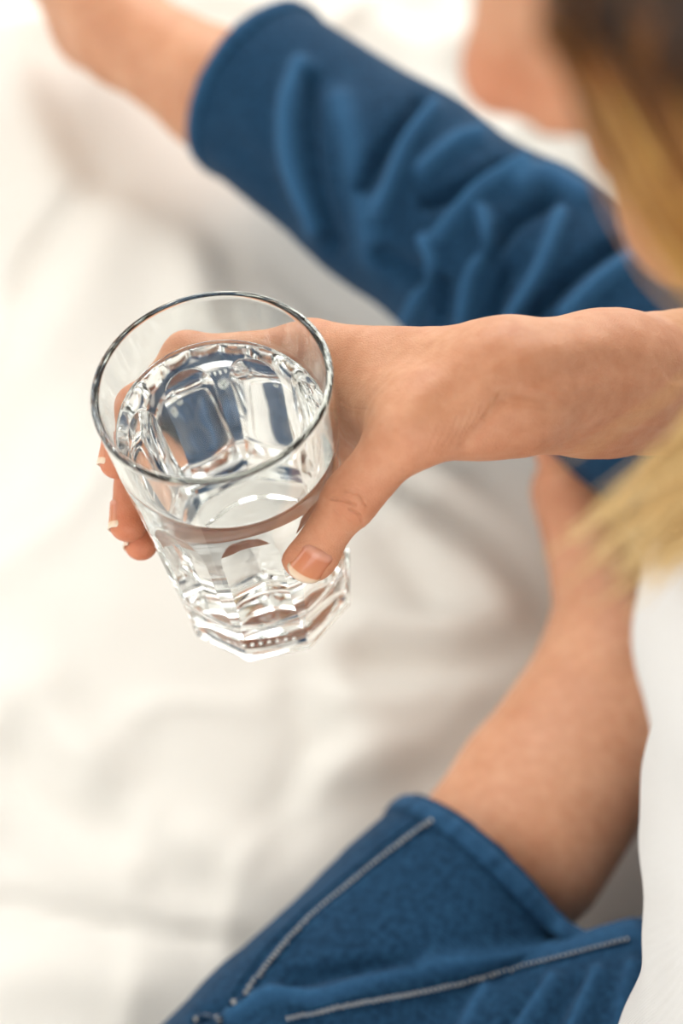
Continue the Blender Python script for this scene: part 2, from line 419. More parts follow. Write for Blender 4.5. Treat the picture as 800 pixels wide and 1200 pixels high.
def build_sheet():
    step = .0065
    xs = np.arange(BX0-.03, BX1+.03+1e-6, step); ys = np.arange(BY0-.03, BY1+.03+1e-6, step)
    GX, GY = np.meshgrid(xs, ys, indexing='ij'); P = np.stack([GX.ravel(), GY.ravel()], -1)
    z = .0035*vnoise(P*2.2, 3, 2)+.0013*vnoise(P*7, 5, 2)
    # soft creases of worn cotton
    w = np.abs(vnoise(P*3.1+.15*vnoise(P*4, 8, 2)[:, None], 11, 2)); z += .004*np.exp(-(w/.12)**2)
    for poly, h, wd in SHEET_FOLDS:
        Q = np.array([at_z(x, y, 0)[:2] for x, y in poly]); Q = resample(Q, 16)
        d = dist_poly(P, Q); z += 1.3*h*np.exp(-(d/wd)**2)
    # pressed down under the legs and the seat
    for a, b, r in (('hipR', 'kneeR', .10), ('kneeR', 'ankR', .075), ('hipL', 'kneeL', .10), ('kneeL', 'ankL', .07), ('heelL', 'toeL', .05), ('hipL', 'hipR', .16), ('wriL', 'wriL', .08)):
        d = seg_dist(P, J[a][:2], J[b][:2]+1e-6); z -= (z+.014)*np.exp(-(d/r)**4)
    z = np.minimum(z, .03)
    # drape over the mattress edges
    ox = np.maximum(0, np.maximum(BX0-P[:, 0], P[:, 0]-BX1)); oy = np.maximum(0, np.maximum(BY0-P[:, 1], P[:, 1]-BY1))
    z -= (np.maximum(ox, oy)/.03)**2*.16
    V = np.c_[P, z]
    nx, ny = len(xs), len(ys); i = np.arange(nx-1)[:, None]; j = np.arange(ny-1)[None]
    Q = np.stack([i*ny+j, (i+1)*ny+j, (i+1)*ny+j+1, i*ny+j+1], -1).reshape(-1, 4)
    return tag(mesh_obj('bed_sheet', V, Q, M_SHEET), 'crumpled white cotton sheet spread over the bed', 'sheet')
build_sheet()

# ------------------------------------------------------------------ the glass: frame and profile
GH = .14; RIM = at_depth(247, 447, .5); GA = np.array([-.10, .10, 1.0]); GA /= np.linalg.norm(GA)
E1 = np.array([1, 0, 0])-GA[0]*GA; E1 /= np.linalg.norm(E1); E2 = np.cross(GA, E1); GBASE = RIM-GA*GH
def G(az, r, zd):
    a = math.radians(az); return RIM-GA*zd+r*(math.cos(a)*E1+math.sin(a)*E2)
NF = 9; PHI0 = math.radians(-80)      # azimuth of one panel's centre
R_RIM, R_BASE, Z_ARCH = .0433, .0374, .099
def r_cone(z): return R_BASE+(R_RIM-R_BASE)*(z/GH)
P_HALF = math.radians(15.6); ARCH = .018
def half_at(z):
    u = np.clip((z-(Z_ARCH-ARCH))/ARCH, 0, 1); ph = P_HALF+(np.pi/NF*.985-P_HALF)*smoothstep(.06, .0, z)
    return ph*np.sqrt(np.maximum(1-u*u, 0))
def r_out(th, z):
    """outer radius of the panelled tumbler at angle th and height z"""
    rc = r_cone(z); p = np.pi/NF
    ph = np.mod(th-PHI0+p, 2*p)-p
    half = half_at(z)
    r = np.where(np.abs(ph) < half, rc*np.cos(half)/np.cos(ph), rc)
    return r+np.where(z < .0050, .0007, 0)-.0016*np.clip((.0016-z)/.0016, 0, 1)     # foot band and its bevel
def r_in(z):
    t = .0027+.0042*(1-smoothstep(.025, .100, z)); r = r_cone(z)-t
    q = np.clip((Z_IN+.012-z)/.012, 0, 1)
    return r-.012*(1-np.sqrt(np.maximum(1-q*q, 0)))
Z_IN = .017

# ------------------------------------------------------------------ the person: body
HF = np.array([-.891, 0, -.454]); HU = np.array([-.454, 0, .891]); HL = np.array([0, -1.0, 0])
NOSE = at_depth(576, 90, .315)
HC = NOSE-.116*HF+.036*HU
def hd(f, l, u): return HC+f*HF+l*HL+u*HU
HM = np.array([HF, HL, HU])

FINGERS = dict(
    index=([G(60, .0575, .046), G(112, .0525, .043), G(146, .0495, .048), G(170, .0480, .055)], [.0110, .0092, .0082, .0070]),
    middle=([G(58, .0565, .063), G(108, .0535, .061), G(149, .0495, .067), G(190, .0465, .075)], [.0112, .0095, .0086, .0074]),
    ring=([G(54, .0545, .080), G(106, .0515, .079), G(149, .0475, .084), G(191, .0445, .089)], [.0105, .0090, .0080, .0068]),
    little=([G(48, .0530, .095), G(92, .0475, .094), G(122, .0455, .098), G(147, .0435, .102)], [.0092, .0078, .0070, .0062]))
TH = dict(mcp=at_depth(480, 504, .503), ip=at_depth(411, 584, .514), tip=at_depth(362, 650, .529))
THUMB_END = TH['tip']
def add_arm(fl):
    """right forearm and hand"""
    wide = np.array([0, -.35, -.94]); thin = np.cross(wide, [1, .1, -.1])
    w, e = J['wriR'], J['elbR']; ax = e-w
    fl.cone(w-ax*.02+[0, 0, -.001], w+ax*.22+UPV*.001, .0240, .0272, .012, (thin, 1.20))
    fl.cone(w+ax*.22+UPV*.001, w+ax*.62, .0272, .0360, .012, (thin, 1.15))
    fl.cone(w+ax*.62, e, .0365, .036, .012, (thin, 1.1))
    fl.cone(w+ax*.02+UPV*.0020, w+ax*.24+UPV*.0018, .0208, .0232, .012, (thin, 1.12))
    f = FINGERS
    # carpus and metacarpals
    carp = {'index': w+[-.006, .006, .002], 'middle': w+[-.006, .008, -.003], 'ring': w+[-.006, .008, -.010], 'little': w+[-.010, .006, -.012]}
    for nm, r0 in (('index', .0135), ('middle', .0135), ('ring', .0130), ('little', .0115)):
        m = f[nm][0][0]; fl.cone(carp[nm], m, r0, f[nm][1][0], .016)
    # thenar: thumb metacarpal, web to the index, palm heel
    fl.cone(w+[.000, -.006, .003], TH['mcp'], .0160, .0112, .014)
    fl.cone((w+TH['mcp'])/2+[0, .004, -.004], G(45, .0575, .056), .0125, .0105, .016)
    fl.cone(TH['mcp']+[.0, .006, -.002], G(20, .0540, .052), .0095, .0095, .014)
    fl.cone(TH['mcp']+[.004, .006, .002], G(38, .0575, .046), .0090, .0095, .014)
    fl.cone(w+[-.014, .006, -.014], G(44, .0565, .088), .0130, .0115, .016)
    fl.ell(w+[-.031, .005, -.026], (.016, .012, .0135), None, .014)
def add_fingers(fl):
    fld = Field.__new__(Field); fld.lo, fld.h, fld.n = fl.lo, fl.h, fl.n; fld.F = np.full(fl.n, .05, np.float32)
    for nm, (p, r) in FINGERS.items():
        one = Field.__new__(Field); one.lo, one.h, one.n = fl.lo, fl.h, fl.n; one.F = np.full(fl.n, .05, np.float32)
        pts = [np.asarray(q) for q in p]
        one.chain(pts, r, .005)
        one.ell(pts[1]+.0, (r[1]*1.06,)*3, None, .006); one.ell(pts[2], (r[2]*1.05,)*3, None, .005)
        # fleshy pads between the joints
        fld.F = smin(fld.F, one.F, .0012)
    t = [TH['mcp'], TH['ip'], TH['tip']]
    one = Field.__new__(Field); one.lo, one.h, one.n = fl.lo, fl.h, fl.n; one.F = np.full(fl.n, .05, np.float32)
    one.cone(t[0], t[0]*.35+t[1]*.65, .0110, .0088, .006); one.cone(t[0]*.35+t[1]*.65, t[1], .0088, .0093, .006)
    one.cone(t[1], t[2], .0093, .0088, .006)
    ax = (t[2]-t[1])/np.linalg.norm(t[2]-t[1])
    one.ell(t[2]-ax*.001, (.0098, .0098, .0092), None, .006)
    fld.F = smin(fld.F, one.F, .0012)
    fl.F = smin(fl.F, fld.F, .010)
def carve_glass(fl):
    sl, ax = fl.sub(GBASE-.06, RIM+.06)
    X = np.stack(np.broadcast_arrays(*ax), -1)-GBASE.astype(np.float32)
    z = X@GA.astype(np.float32); u = X@E1.astype(np.float32); v = X@E2.astype(np.float32)
    d = np.hypot(u, v)-r_out(np.arctan2(v, u), np.clip(z, 0, GH))-.00025
    d = np.maximum(d, np.maximum(z-GH, -z))
    A = fl.F[sl]; B = -d; k = .0012
    hh = np.maximum(k-np.abs(A-B), 0)/k
    fl.F[sl] = np.maximum(A, B)+hh*hh*k*.25

def add_body(fl):
    j = J
    # torso
    fl.cone(j['pelvis'], j['waist'], .105, .095, .04); fl.cone(j['waist'], j['chest'], .095, .115, .04); fl.cone(j['chest'], j['neck0']-[0, 0, .05], .11, .07, .04)
    fl.cone(j['hipL'], j['hipR'], .085, .085, .04)
    for s in 'LR':
        fl.cone(j['neck0']-[0, 0, .03], j['sho'+s], .05, .045, .03); fl.cone(j['chest'], j['sho'+s], .08, .045, .03)
        fl.cone(j['sho'+s], j['elb'+s], .044, .036, .015)
        h, k, a = j['hip'+s], j['knee'+s], j['ank'+s]
        fl.cone(h, k, .080, .053, .02); 
        kn = .05 if s == 'R' else .045
        cr, lr = (.053, .043) if s == 'R' else (.042, .036)
        c = k+(a-k)*.35; fl.cone(k, c, kn, cr, .01); fl.cone(c, k+(a-k)*.75, cr, lr, .01); fl.cone(k+(a-k)*.75, a, lr, .036, .01)
        if s == 'L': fl.cone(k+(a-k)*.66+np.array([.020, -.012, 0]), a+np.array([.016, -.022, 0]), .044, .040, .02)
    # left foot, lying on its outer side, sole towards the body
    fl.cone(j['ankL'], j['heelL'], .034, .028, .015); fl.cone(j['ankL']+[.004, .01, .004], j['ballL'], .032, .021, .015); fl.cone(j['heelL'], j['ballL']-[0, 0, .015], .026, .022, .02)
    fl.ell(j['ankL']+[-.006, -.012, .032], (.012, .015, .010), None, .012)
    for i in range(5):
        b0 = j['ballL']+[-.012+.006*i, .010, .018-.012*i]; d = np.array([-.008+.003*i, .040-.005*i, -.004]); r = (.0115, .0088, .0084, .008, .0075)[i]
        fl.cone(b0, b0+d, r+.001, r, .006)
    # right foot, heel down and toes up
    fl.cone(j['ankR'], j['heelR'], .034, .030, .015); fl.cone(j['ankR'], j['toeR'], .032, .024, .02); fl.cone(j['heelR'], j['toeR'], .026, .024, .02)
    for i in range(5):
        b0 = j['toeR']+np.array([.022, .030, 0])*(i-2)/2.2; fl.cone(b0, b0+[-.012, .010, .030-.004*abs(i-1)], .010, .0085, .005)
    # left forearm and hand resting on the bed
    fl.cone(j['elbL'], j['wriL'], .036, .024, .012)
    hp = np.array([.41, -.118, .028]); fl.cone(j['wriL'], hp, .023, .020, .012, ((0, 0, 1), 1.4))
    for i in range(4):
        b0 = hp+np.array([.012*(i-1.5)*.8, .012*(i-1.5)*1.2, -.004]); d = np.array([.055, -.035, -.008])*(.85, 1, .95, .75)[i]
        fl.cone(b0, b0+d, .0085, .0068, .003)
    fl.cone(j['wriL']+[.02, -.01, -.03], j['wriL']+[.06, .02, -.055], .010, .0075, .008)
    # neck and head
    sb = hd(-.012, 0, -.075)
    fl.cone(j['neck0'], sb, .052, .052, .03)
    fl.ell(hd(-.012, 0, .022), (.098, .075, .090), HM, .0); fl.ell(hd(.030, 0, -.030), (.070, .062, .082), HM, .03)
    fl.cone(hd(.068, 0, -.088), hd(.0, .048, -.062), .022, .020, .03); fl.cone(hd(.068, 0, -.088), hd(.0, -.048, -.062), .022, .020, .03)
    fl.ell(hd(.086, 0, -.099), (.018, .021, .017), HM, .016)                                  # chin
    fl.cone(hd(.092, 0, .012), hd(.109, 0, -.030), .0075, .0095, .012)                       # nose bridge
    fl.ell(hd(.112, 0, -.036), (.0105, .0098, .0090), HM, .008)                               # nose tip
    for s in (-1, 1):
        fl.ell(hd(.100, s*.0115, -.040), (.010, .0070, .0075), HM, .006)                     # nostril wings
        fl.ell(hd(.098, s*.031, .005), (.014, .017, .011), HM, .010, neg=True)                # eye sockets
        fl.ell(hd(.066, s*.040, -.030), (.021, .018, .020), HM, .025)                         # cheeks
        fl.ell(hd(.085, s*.024, .023), (.010, .018, .007), HM, .012)                          # brows
        fl.ell(hd(-.008, s*.075, -.012), (.016, .007, .030), HM, .006)                        # ears
    fl.ell(hd(.094, 0, -.060), (.010, .021, .0060), HM, .006); fl.ell(hd(.091, 0, -.071), (.010, .018, .0065), HM, .005)   # lips

def build_body(person):
    coarse = Field((-.36, -.22, -.012), (.56, 1.0, .86), .0036); add_body(coarse); add_arm(coarse)
    # flatten on the bed
    sl, ax = coarse.sub(coarse.lo, coarse.lo+coarse.h*coarse.n); coarse.F = np.maximum(coarse.F, (-.004-ax[2])*np.ones_like(coarse.F))
    Vc, Qc = coarse.mesh(); del coarse
    fine = Field((-.115, .195, .285), (.172, .385, .475), .0008)
    add_arm(fine); add_fingers(fine); carve_glass(fine)
    Vf, Qf = fine.mesh(); del fine
    Vf = relax(Vf, Qf, 2, .4)
    CUT = .158
    def cut(V, Q, keep_low):
        cx = V[Q].mean(1); inarm = (cx[:, 0] < CUT+.03) & ((seg_dist(cx, J['wriR'], J['elbR']) < .048) | ((cx[:, 0] < .08) & (cx[:, 1] > .23) & (cx[:, 1] < .345) & (cx[:, 2] > .31) & (cx[:, 2] < .46)))
        x = cx[:, 0]
        bad = (x > CUT) if keep_low else (inarm & (x < CUT))
        Q = Q[~bad]; used = np.unique(Q); remap = np.full(len(V), -1); remap[used] = np.arange(len(used)); return V[used], remap[Q]
    Vc, Qc = cut(Vc, Qc, False); Vf, Qf = cut(Vf, Qf, True)
    # wrist, knuckle and tendon relief drawn on the hand
    N = normals(Vf, Qf); p2 = px(Vf); dsp = np.zeros(len(Vf))
    for poly, h, wd in HAND_RELIEF:
        q = resample(np.array(poly, float), 14); dsp += h*np.exp(-(dist_poly(p2, q)/wd)**2)
    facing = ((CAM-Vf)*N).sum(1)/np.linalg.norm(CAM-Vf, axis=1)
    dsp *= smoothstep(0.0, .35, facing)
    dsp += .00022*vnoise(Vf*55, 4, 3)
    Vf = Vf+N*dsp[:, None]
    V = np.vstack([Vc, Vf]); Q = np.vstack([Qc, Qf+len(Vc)])
    body = mesh_obj('body', V, Q, M_SKIN)
    bm = bmesh.new(); bm.from_mesh(body.data)
    edges = [e for e in bm.edges if e.is_boundary and abs((e.verts[0].co.x+e.verts[1].co.x)/2-CUT) < .012]
    try: bmesh.ops.bridge_loops(bm, edges=edges)
    except Exception as ex: print('bridge', ex)
    for f in bm.faces: f.smooth = True
    bm.to_mesh(body.data); bm.free()
    me = body.data
    co = np.empty(len(me.vertices)*3, np.float32); me.vertices.foreach_get('co', co); co = co.reshape(-1, 3).astype(float)
    fl = np.zeros(len(co))
    def blush(c, r, s):
        nonlocal fl
        fl = np.maximum(fl, s*np.exp(-(np.linalg.norm(co-np.asarray(c), axis=1)/r)**2))
    for nm, (p, r) in FINGERS.items():
        blush(p[3], .016, .85); blush(p[2], .013, .55); blush(p[1], .011, .35); blush(p[0], .012, .25)
    blush(TH['tip'], .014, .60); blush(TH['ip']+[0, -.005, .004], .008, .45); blush(J['wriR']+[-.03, 0, -.035], .02, .5)
    blush(NOSE, .016, .55); blush(hd(.097, 0, -.066), .014, .7); blush(J['toeL'], .05, .3); blush(J['ballL'], .07, .25)
    p2 = px(co); region = (co[:, 0] < .2) & (co[:, 2] > .3) & (co[:, 2] < .47)
    fl = np.maximum(fl, np.where(region, .22*smoothstep(470, 540, p2[:, 1]), 0))
    cr = np.zeros(len(co))
    for poly, h, wd in HAND_CREASES:
        q = resample(np.array(poly, float), 12); cr -= np.where(region, (h if poly[0][0] < 440 else h*.5)*np.exp(-(dist_poly(p2, q)/(wd if poly[0][0] < 440 else wd*1.3))**2), 0)
    for nm, arr in (('flush', fl), ('crease', cr)):
        a = me.attributes.new(nm, 'FLOAT', 'POINT'); a.data.foreach_set('value', arr.astype(np.float32))
    keep_world(body, person)
    return body
HAND_RELIEF = [  # photo pixel line, height (m), half width (px)
    ([(585, 395), (540, 420), (500, 455), (470, 500)], .0012, 20), ([(455, 400), (440, 440), (420, 480)], -.0010, 22),
    ([(700, 402), (640, 408), (575, 432)], .0008, 14), ([(800, 440), (720, 430), (640, 445), (590, 468)], -.0011, 16),
    ([(640, 470), (600, 464), (582, 474), (566, 496), (545, 520)], -.0016, 8), ([(560, 455), (540, 480), (515, 510)], .0009, 16), ([(800, 468), (740, 482), (690, 490)], .0006, 6), ([(800, 500), (730, 498), (680, 510)], .0005, 5),
    ([(770, 430), (785, 450), (800, 452)], .0006, 5), ([(413, 580), (425, 600), (430, 615)], .0006, 10)]
HAND_CREASES = [
    ([(388, 584), (402, 586), (416, 592)], .9, 1.3), ([(404, 575), (420, 580), (430, 594)], .5, 1.3), ([(410, 597), (420, 603), (424, 611)], .8, 1.3), ([(392, 598), (402, 606), (412, 614)], .3, 1.3),
    ([(585, 462), (577, 476), (566, 490)], .9, 1.6), ([(575, 472), (568, 486), (556, 500)], .7, 1.4), ([(566, 474), (559, 490), (548, 506)], .6, 1.4), ([(556, 478), (550, 494), (540, 512)], .5, 1.3), ([(546, 482), (540, 500), (530, 518)], .4, 1.3), ([(536, 488), (530, 505), (520, 522)], .4, 1.3), ([(526, 492), (520, 508), (510, 526)], .35, 1.3), ([(514, 498), (508, 514), (502, 528)], .3, 1.3),
    ([(592, 470), (620, 476), (650, 478)], .4, 2.0), ([(400, 470), (412, 478), (430, 480)], .3, 1.5), ([(395, 486), (408, 494), (420, 492)], .3, 1.5), ([(398, 500), (404, 512), (402, 524)], .3, 1.4)]

person = tag(empty('person', (.385, .205, 0)), 'person in blue jeans and white shirt sitting on the bed holding a glass of water', 'person')
body = build_body(person)

# fingernails: curved plates on the finger ends
def bvh_of(o):
    dg = bpy.context.evaluated_depsgraph_get(); return BVHTree.FromObject(o, dg)
bpy.context.view_layer.update()
def mesh_bvh(o):
    me = o.data; return BVHTree.FromPolygons([v.co.copy() for v in me.vertices], [p.vertices[:] for p in me.polygons])
body_bvh = mesh_bvh(body)
def nail(center, axis, normal, length, width, lift=.0004):
    """plate that hugs the skin: rows along axis, columns across"""
    axis = np.asarray(axis, float); axis /= np.linalg.norm(axis); n = np.asarray(normal, float); n = n-axis*(n@axis); n /= np.linalg.norm(n); s = np.cross(axis, n)
    nu, nv = 15, 13; V = []; al = []
    for i in range(nu):
        t = i/(nu-1)
        w = width*(.5*(1-.12*(1-t)))*math.sqrt(max(0, 1-(max(0, .22-t)/.22)**2*.55))*math.sqrt(max(.0, 1-(max(0, t-.86)/.14)**2*.35))
        for k in range(nv):
            q = (k/(nv-1)-.5)*2
            p = center+axis*(t-.5)*length+s*q*w
            bow = (1-q*q)*.0009
            h = body_bvh.ray_cast(Vector(p+n*.02), Vector(-n), .04)[0]
            edge = -.0005 if (k in (0, nv-1) or i == 0) else lift
            base = np.array(h) if h is not None and t < .9 else (p-n*0 if h is None else np.array(h))
            V.append((base, edge+.6*bow, n)); al.append(t)
    B = np.array([v[0] for v in V]).reshape(nu, nv, 3); nn = n
    hgt = (B@nn)
    # stiff plate: replace skin height by a smooth quadratic fit
    uu, qq = np.meshgrid(np.linspace(-1, 1, nu), np.linspace(-1, 1, nv), indexing='ij')
    A = np.stack([np.ones_like(uu), uu, qq, uu**2, qq**2, uu*qq], -1).reshape(-1, 6); wgt = np.where(uu.ravel() < .6, 1, .05)
    cf = np.linalg.lstsq(A*wgt[:, None], hgt.ravel()*wgt, rcond=None)[0]; fit = (A@cf).reshape(nu, nv)
    B = B+(fit-hgt)[..., None]*nn
    off = np.array([v[1] for v in V]).reshape(nu, nv); top = B+off[..., None]*nn
    verts = np.vstack([top.reshape(-1, 3), (top-nn*.0006).reshape(-1, 3)])
    F = []
    for i in range(nu-1):
        for k in range(nv-1):
            a = i*nv+k; F.append((a, a+1, a+nv+1, a+nv)); b = a+nu*nv; F.append((b, b+nv, b+nv+1, b+1))
    m = nu*nv
    for k in range(nv-1):
        F.append((k, k+m, k+1+m, k+1)); a = (nu-1)*nv+k; F.append((a, a+1, a+1+m, a+m))
    for i in range(nu-1):
        a = i*nv; F.append((a, a+nv, a+nv+m, a+m)); a = i*nv+nv-1; F.append((a, a+m, a+nv+m, a+nv))
    o = mesh_obj('fingernail', verts, F, M_NAIL)
    bm = bmesh.new(); bm.from_mesh(o.data); bmesh.ops.recalc_face_normals(bm, faces=bm.faces); bm.to_mesh(o.data); bm.free()
    at = o.data.attributes.new('along', 'FLOAT', 'POINT'); at.data.foreach_set('value', np.array(al+al, np.float32))
    keep_world(o, person); o.parent = body; o.matrix_parent_inverse = Matrix.Identity(4)
    return o
def to_axis(p): # outward direction from the glass axis
    d = np.asarray(p)-GBASE; return d-GA*(d@GA)
tax = TH['tip']-TH['ip']; tax /= np.linalg.norm(tax)
tn = at_depth(0, 0, 0)*0+(CAM-TH['tip']); tn /= np.linalg.norm(tn)
tn = tn+np.array([.12, -.10, 0])
nail(TH['tip']-tax*.0022+np.array([.0012, 0, 0]), tax, tn, .0150, .0138)
for nm in ('index', 'middle', 'ring', 'little'):
    p, r = FINGERS[nm]; a = np.asarray(p[3])-p[2]; c = np.asarray(p[3])-a/np.linalg.norm(a)*.0026
    nail(c, a, to_axis(p[3])/np.linalg.norm(to_axis(p[3]))+.35*(CAM-p[3])/np.linalg.norm(CAM-p[3]), .0120, r[3]*1.50, .0001)

# face: eyes with lids, mouth stays part of the body surface
def sphere_obj(name, c, r, mat, parent, scale=(1, 1, 1), M=None):
    bm = bmesh.new(); bmesh.ops.create_uvsphere(bm, u_segments=24, v_segments=14, radius=r)
    mm = Matrix.Diagonal((*scale, 1)); 
    if M is not None: mm = Matrix([list(M[:, i]) for i in range(3)]).to_4x4() @ mm
    bm.transform(Matrix.Translation(Vector(c)) @ mm); o = bm_obj(name, bm, mat, None, True); o.parent = parent; o.matrix_parent_inverse = Matrix.Translation(person.location).inverted() if parent is person else Matrix.Identity(4); return o
M_EYE = mat_plain('eye_white', (.8, .78, .75), .2, .02); M_BROW = mat_plain('brow_hair', (.22, .13, .07), .7, .2, 300)
for s in (-1, 1):
    sphere_obj('eye', hd(.0775, s*.031, .003), .0118, M_EYE, body)
    sphere_obj('eyelid', hd(.0775, s*.031, .0040), .0128, M_SKIN, body, (1, 1.05, .95), HM.T)
    V, Q = tube(resample([hd(.0935, s*.012, .023), hd(.0900, s*.027, .028), hd(.0740, s*.044, .024)], 14), .0028*np.sin(np.linspace(.35, 2.9, 14)), 6)
    o = mesh_obj('eyebrow', V, Q, M_BROW); o.parent = body

# ------------------------------------------------------------------ jeans
LEG_WRINKLES = [  # photo pixel line, height (m), half width (px)
    ([(352, 80), (338, 130), (345, 200), (372, 265)], .0065, 13), ([(362, 95), (364, 190), (390, 290)], -.0065, 10), ([(400, 120), (420, 200), (440, 300)], .004, 18),
    ([(428, 220), (450, 175), (492, 118)], -.007, 10), ([(448, 245), (475, 170), (505, 128)], .007, 10), ([(500, 238), (550, 215), (588, 188)], -.008, 9), ([(495, 200), (530, 170), (560, 160)], .006, 11),
    ([(518, 278), (565, 222), (612, 198)], .008, 9), ([(573, 302), (600, 260), (642, 234)], -.008, 9), ([(448, 298), (470, 310), (497, 325)], -.006, 13), ([(500, 282), (510, 312), (480, 372)], .007, 8),
    ([(566, 250), (575, 290), (555, 320), (545, 376)], .008, 8), ([(592, 320), (575, 372)], -.007, 9), ([(655, 255), (632, 320), (600, 372)], .007, 10), ([(622, 368), (668, 322), (722, 283)], -.009, 9), ([(665, 368), (700, 335), (745, 305)], .006, 12),
    ([(610, 215), (640, 205), (680, 230)], .005, 12), ([(520, 330), (515, 372)], -.006, 8), ([(250, 160), (300, 190), (340, 260)], -.002, 18)]
LEG2_WRINKLES = [
    ([(505, 962), (420, 1033), (330, 1113), (292, 1167)], .0016, 5), ([(493, 972), (410, 1040), (318, 1118), (282, 1168)], -.0012, 6),
    ([(270, 1192), (320, 1168), (365, 1172)], .005, 9), ([(235, 1190), (262, 1180), (285, 1172)], -.003, 7), ([(340, 1150), (420, 1135), (480, 1128)], -.004, 10),
    ([(742, 1092), (620, 1120), (480, 1136), (380, 1170)], .004, 12), ([(648, 1150), (600, 1215)], .004, 9), ([(700, 1140), (668, 1215)], .004, 9), ([(568, 1165), (540, 1215)], .004, 9), ([(740, 1130), (722, 1215)], .003, 9), ([(625, 1160), (585, 1215)], -.003, 8), ([(675, 1150), (640, 1215)], -.003, 8)]
CUFF_R = at_z(296, 102, .085); CUFF_L = at_z(618, 1058, .085)
def build_jeans():
    f = Field((-.22, -.13, -.012), (.56, .86, .33), .003)
    j = J
    f.cone(j['pelvis'], j['waist'], .135, .12, .05); f.cone(j['hipL'], j['hipR'], .105, .105, .05); f.cone(j['pelvis']-[0, 0, .03], j['pelvis']+[-.06, -.01, -.03], .11, .09, .04)
    right = Field.__new__(Field); right.lo, right.h, right.n = f.lo, f.h, f.n
    fs = []
    for s in 'RL':
        right.F = np.full(f.n, .05, np.float32)
        h, k, a = j['hip'+s], j['knee'+s], j['ank'+s]; ax = (a-k)/np.linalg.norm(a-k)
        if s == 'R':
            right.cone(h, k, .105, .073, .03); c = k+(CUFF_R-k)*.45
            right.cone(k, c, .073, .068, .02); right.cone(c, CUFF_R-(k-CUFF_R)*.25, .068, .066, .02); cuff = CUFF_R; ax = (CUFF_R-k)/np.linalg.norm(CUFF_R-k); off = .006
        else:
            right.cone(h, k, .092, .070, .03)
            shin = Field.__new__(Field); shin.lo, shin.h, shin.n = f.lo, f.h, f.n; shin.F = np.full(f.n, .05, np.float32)
            c = k+(a-k)*.70+np.array([.011, -.007, 0]); shin.cone(k, c, .089, .056, .02); shin.cone(c, k+(a-k)*.9+np.array([.016, -.010, 0]), .054, .051, .02); cuff = CUFF_L; off = .005
            ax = ax+np.array([.05, -.12, .10]); ax /= np.linalg.norm(ax)
        sl, A = f.sub(f.lo, f.lo+f.h*f.n)
        pl = ((A[0]-cuff[0])*ax[0]+(A[1]-cuff[1])*ax[1]+(A[2]-cuff[2])*ax[2]).astype(np.float32)
        near = np.sqrt((A[0]-cuff[0])**2+(A[1]-cuff[1])**2+(A[2]-cuff[2])**2) < .12
        T = right.F if s == 'R' else shin.F
        hol = np.maximum(T+off, -(pl+.03))
        T = np.where(near | (pl > .12) if s == 'R' else near, np.maximum(np.maximum(T, pl), -hol), T)
        if s == 'L':
            # cut shin only beyond the cuff and keep a crease between calf and thigh
            T = np.where((pl > 0) & ~near, .05, T); T = smin(T, right.F, .008)
        else: T = np.where(pl > .02, .05, T)
        fs.append(T.copy())
    F2 = smin(fs[0], fs[1], .02); f.F = smin(f.F, F2, .05)
    sl, A = f.sub(f.lo, f.lo+f.h*f.n); f.F = np.maximum(f.F, (-.004-A[2])*np.ones_like(f.F))
    V, Q = f.mesh(); V = relax(V, Q, 3, .5); N = normals(V, Q); p2 = px(V); d = np.zeros(len(V))
    up = smoothstep(.05, .35, ((CAM-V)*N).sum(1)/np.linalg.norm(CAM-V, axis=1)+.15)
    rleg = V[:, 1] > .40; lleg = ~rleg
    for poly, h, w in LEG_WRINKLES:
        q = resample(np.array(poly, float), 16); dd = dist_poly(p2, q); d += np.where(rleg, 1.45*h*np.exp(-(dd/(.9*w))**2), 0)
    for poly, h, w in LEG2_WRINKLES:
        q = resample(np.array(poly, float), 16); dd = dist_poly(p2, q); d += np.where(lleg, 1.3*h*np.exp(-(dd/w)**2), 0)
    d *= up; wear_highlight = np.clip(d/.009, 0, 1)*.55  # raised folds get fade and lit-crest brightness in their colour
    d += .0012*vnoise(V*14, 2, 3)
    V = V+N*d[:, None]
    o = mesh_obj('jeans', V, Q, M_DENIM); a = o.data.attributes.new('wear_highlight', 'FLOAT', 'POINT'); a.data.foreach_set('value', wear_highlight.astype(np.float32))
    o['label'] = 'blue denim jeans cut off at the calf'
    keep_world(o, person); return o
jeans = build_jeans(); jeans_bvh = mesh_bvh(jeans)
def on_jeans(x, y, lift=0.0):
    r = ray(x, y); h = jeans_bvh.ray_cast(Vector(CAM), Vector(r))
    if h[0] is None: return None
    return np.array(h[0])+np.array(h[1])*lift
def sub(o, parent):
    o.parent = parent; o.matrix_parent_inverse = Matrix.Identity(4); return o
def on_line(poly, n, lift):
    q = [on_jeans(x, y, lift) for x, y in resample(np.array(poly, float), n)]
    q = np.array([v for v in q if v is not None])
    for _ in range(3): q[1:-1] = q[1:-1]*.5+(q[:-2]+q[2:])*.25
    return q
def seam(poly, n=70, r=.0016):
    q = on_line(poly, n, .0003); V, Q = tube(q, r, 8); s = sub(mesh_obj('seam', V, Q, M_DENIM), jeans)
    return q
def stitches(poly, n, r=.00055, gap=.35):
    q = on_line(poly, n*6, .0012)
    Vs, Qs, o = [], [], 0
    for i in range(0, len(q)-4, 6):
        V, Q = tube(q[i:i+5], np.array([.4, 1, 1, 1, .4])*r, 5); Vs.append(V); Qs.append(Q+o); o += len(V)
    t = mesh_obj('stitching', np.vstack(Vs), np.vstack(Qs), M_THREAD); tag(t, kind='stuff'); return sub(t, jeans)
S1 = [(506, 962), (460, 997), (420, 1030), (372, 1070), (330, 1112), (300, 1150), (288, 1168), (272, 1178)]
S2 = [(336, 1196), (400, 1180), (480, 1166), (560, 1148), (640, 1128), (738, 1102)]
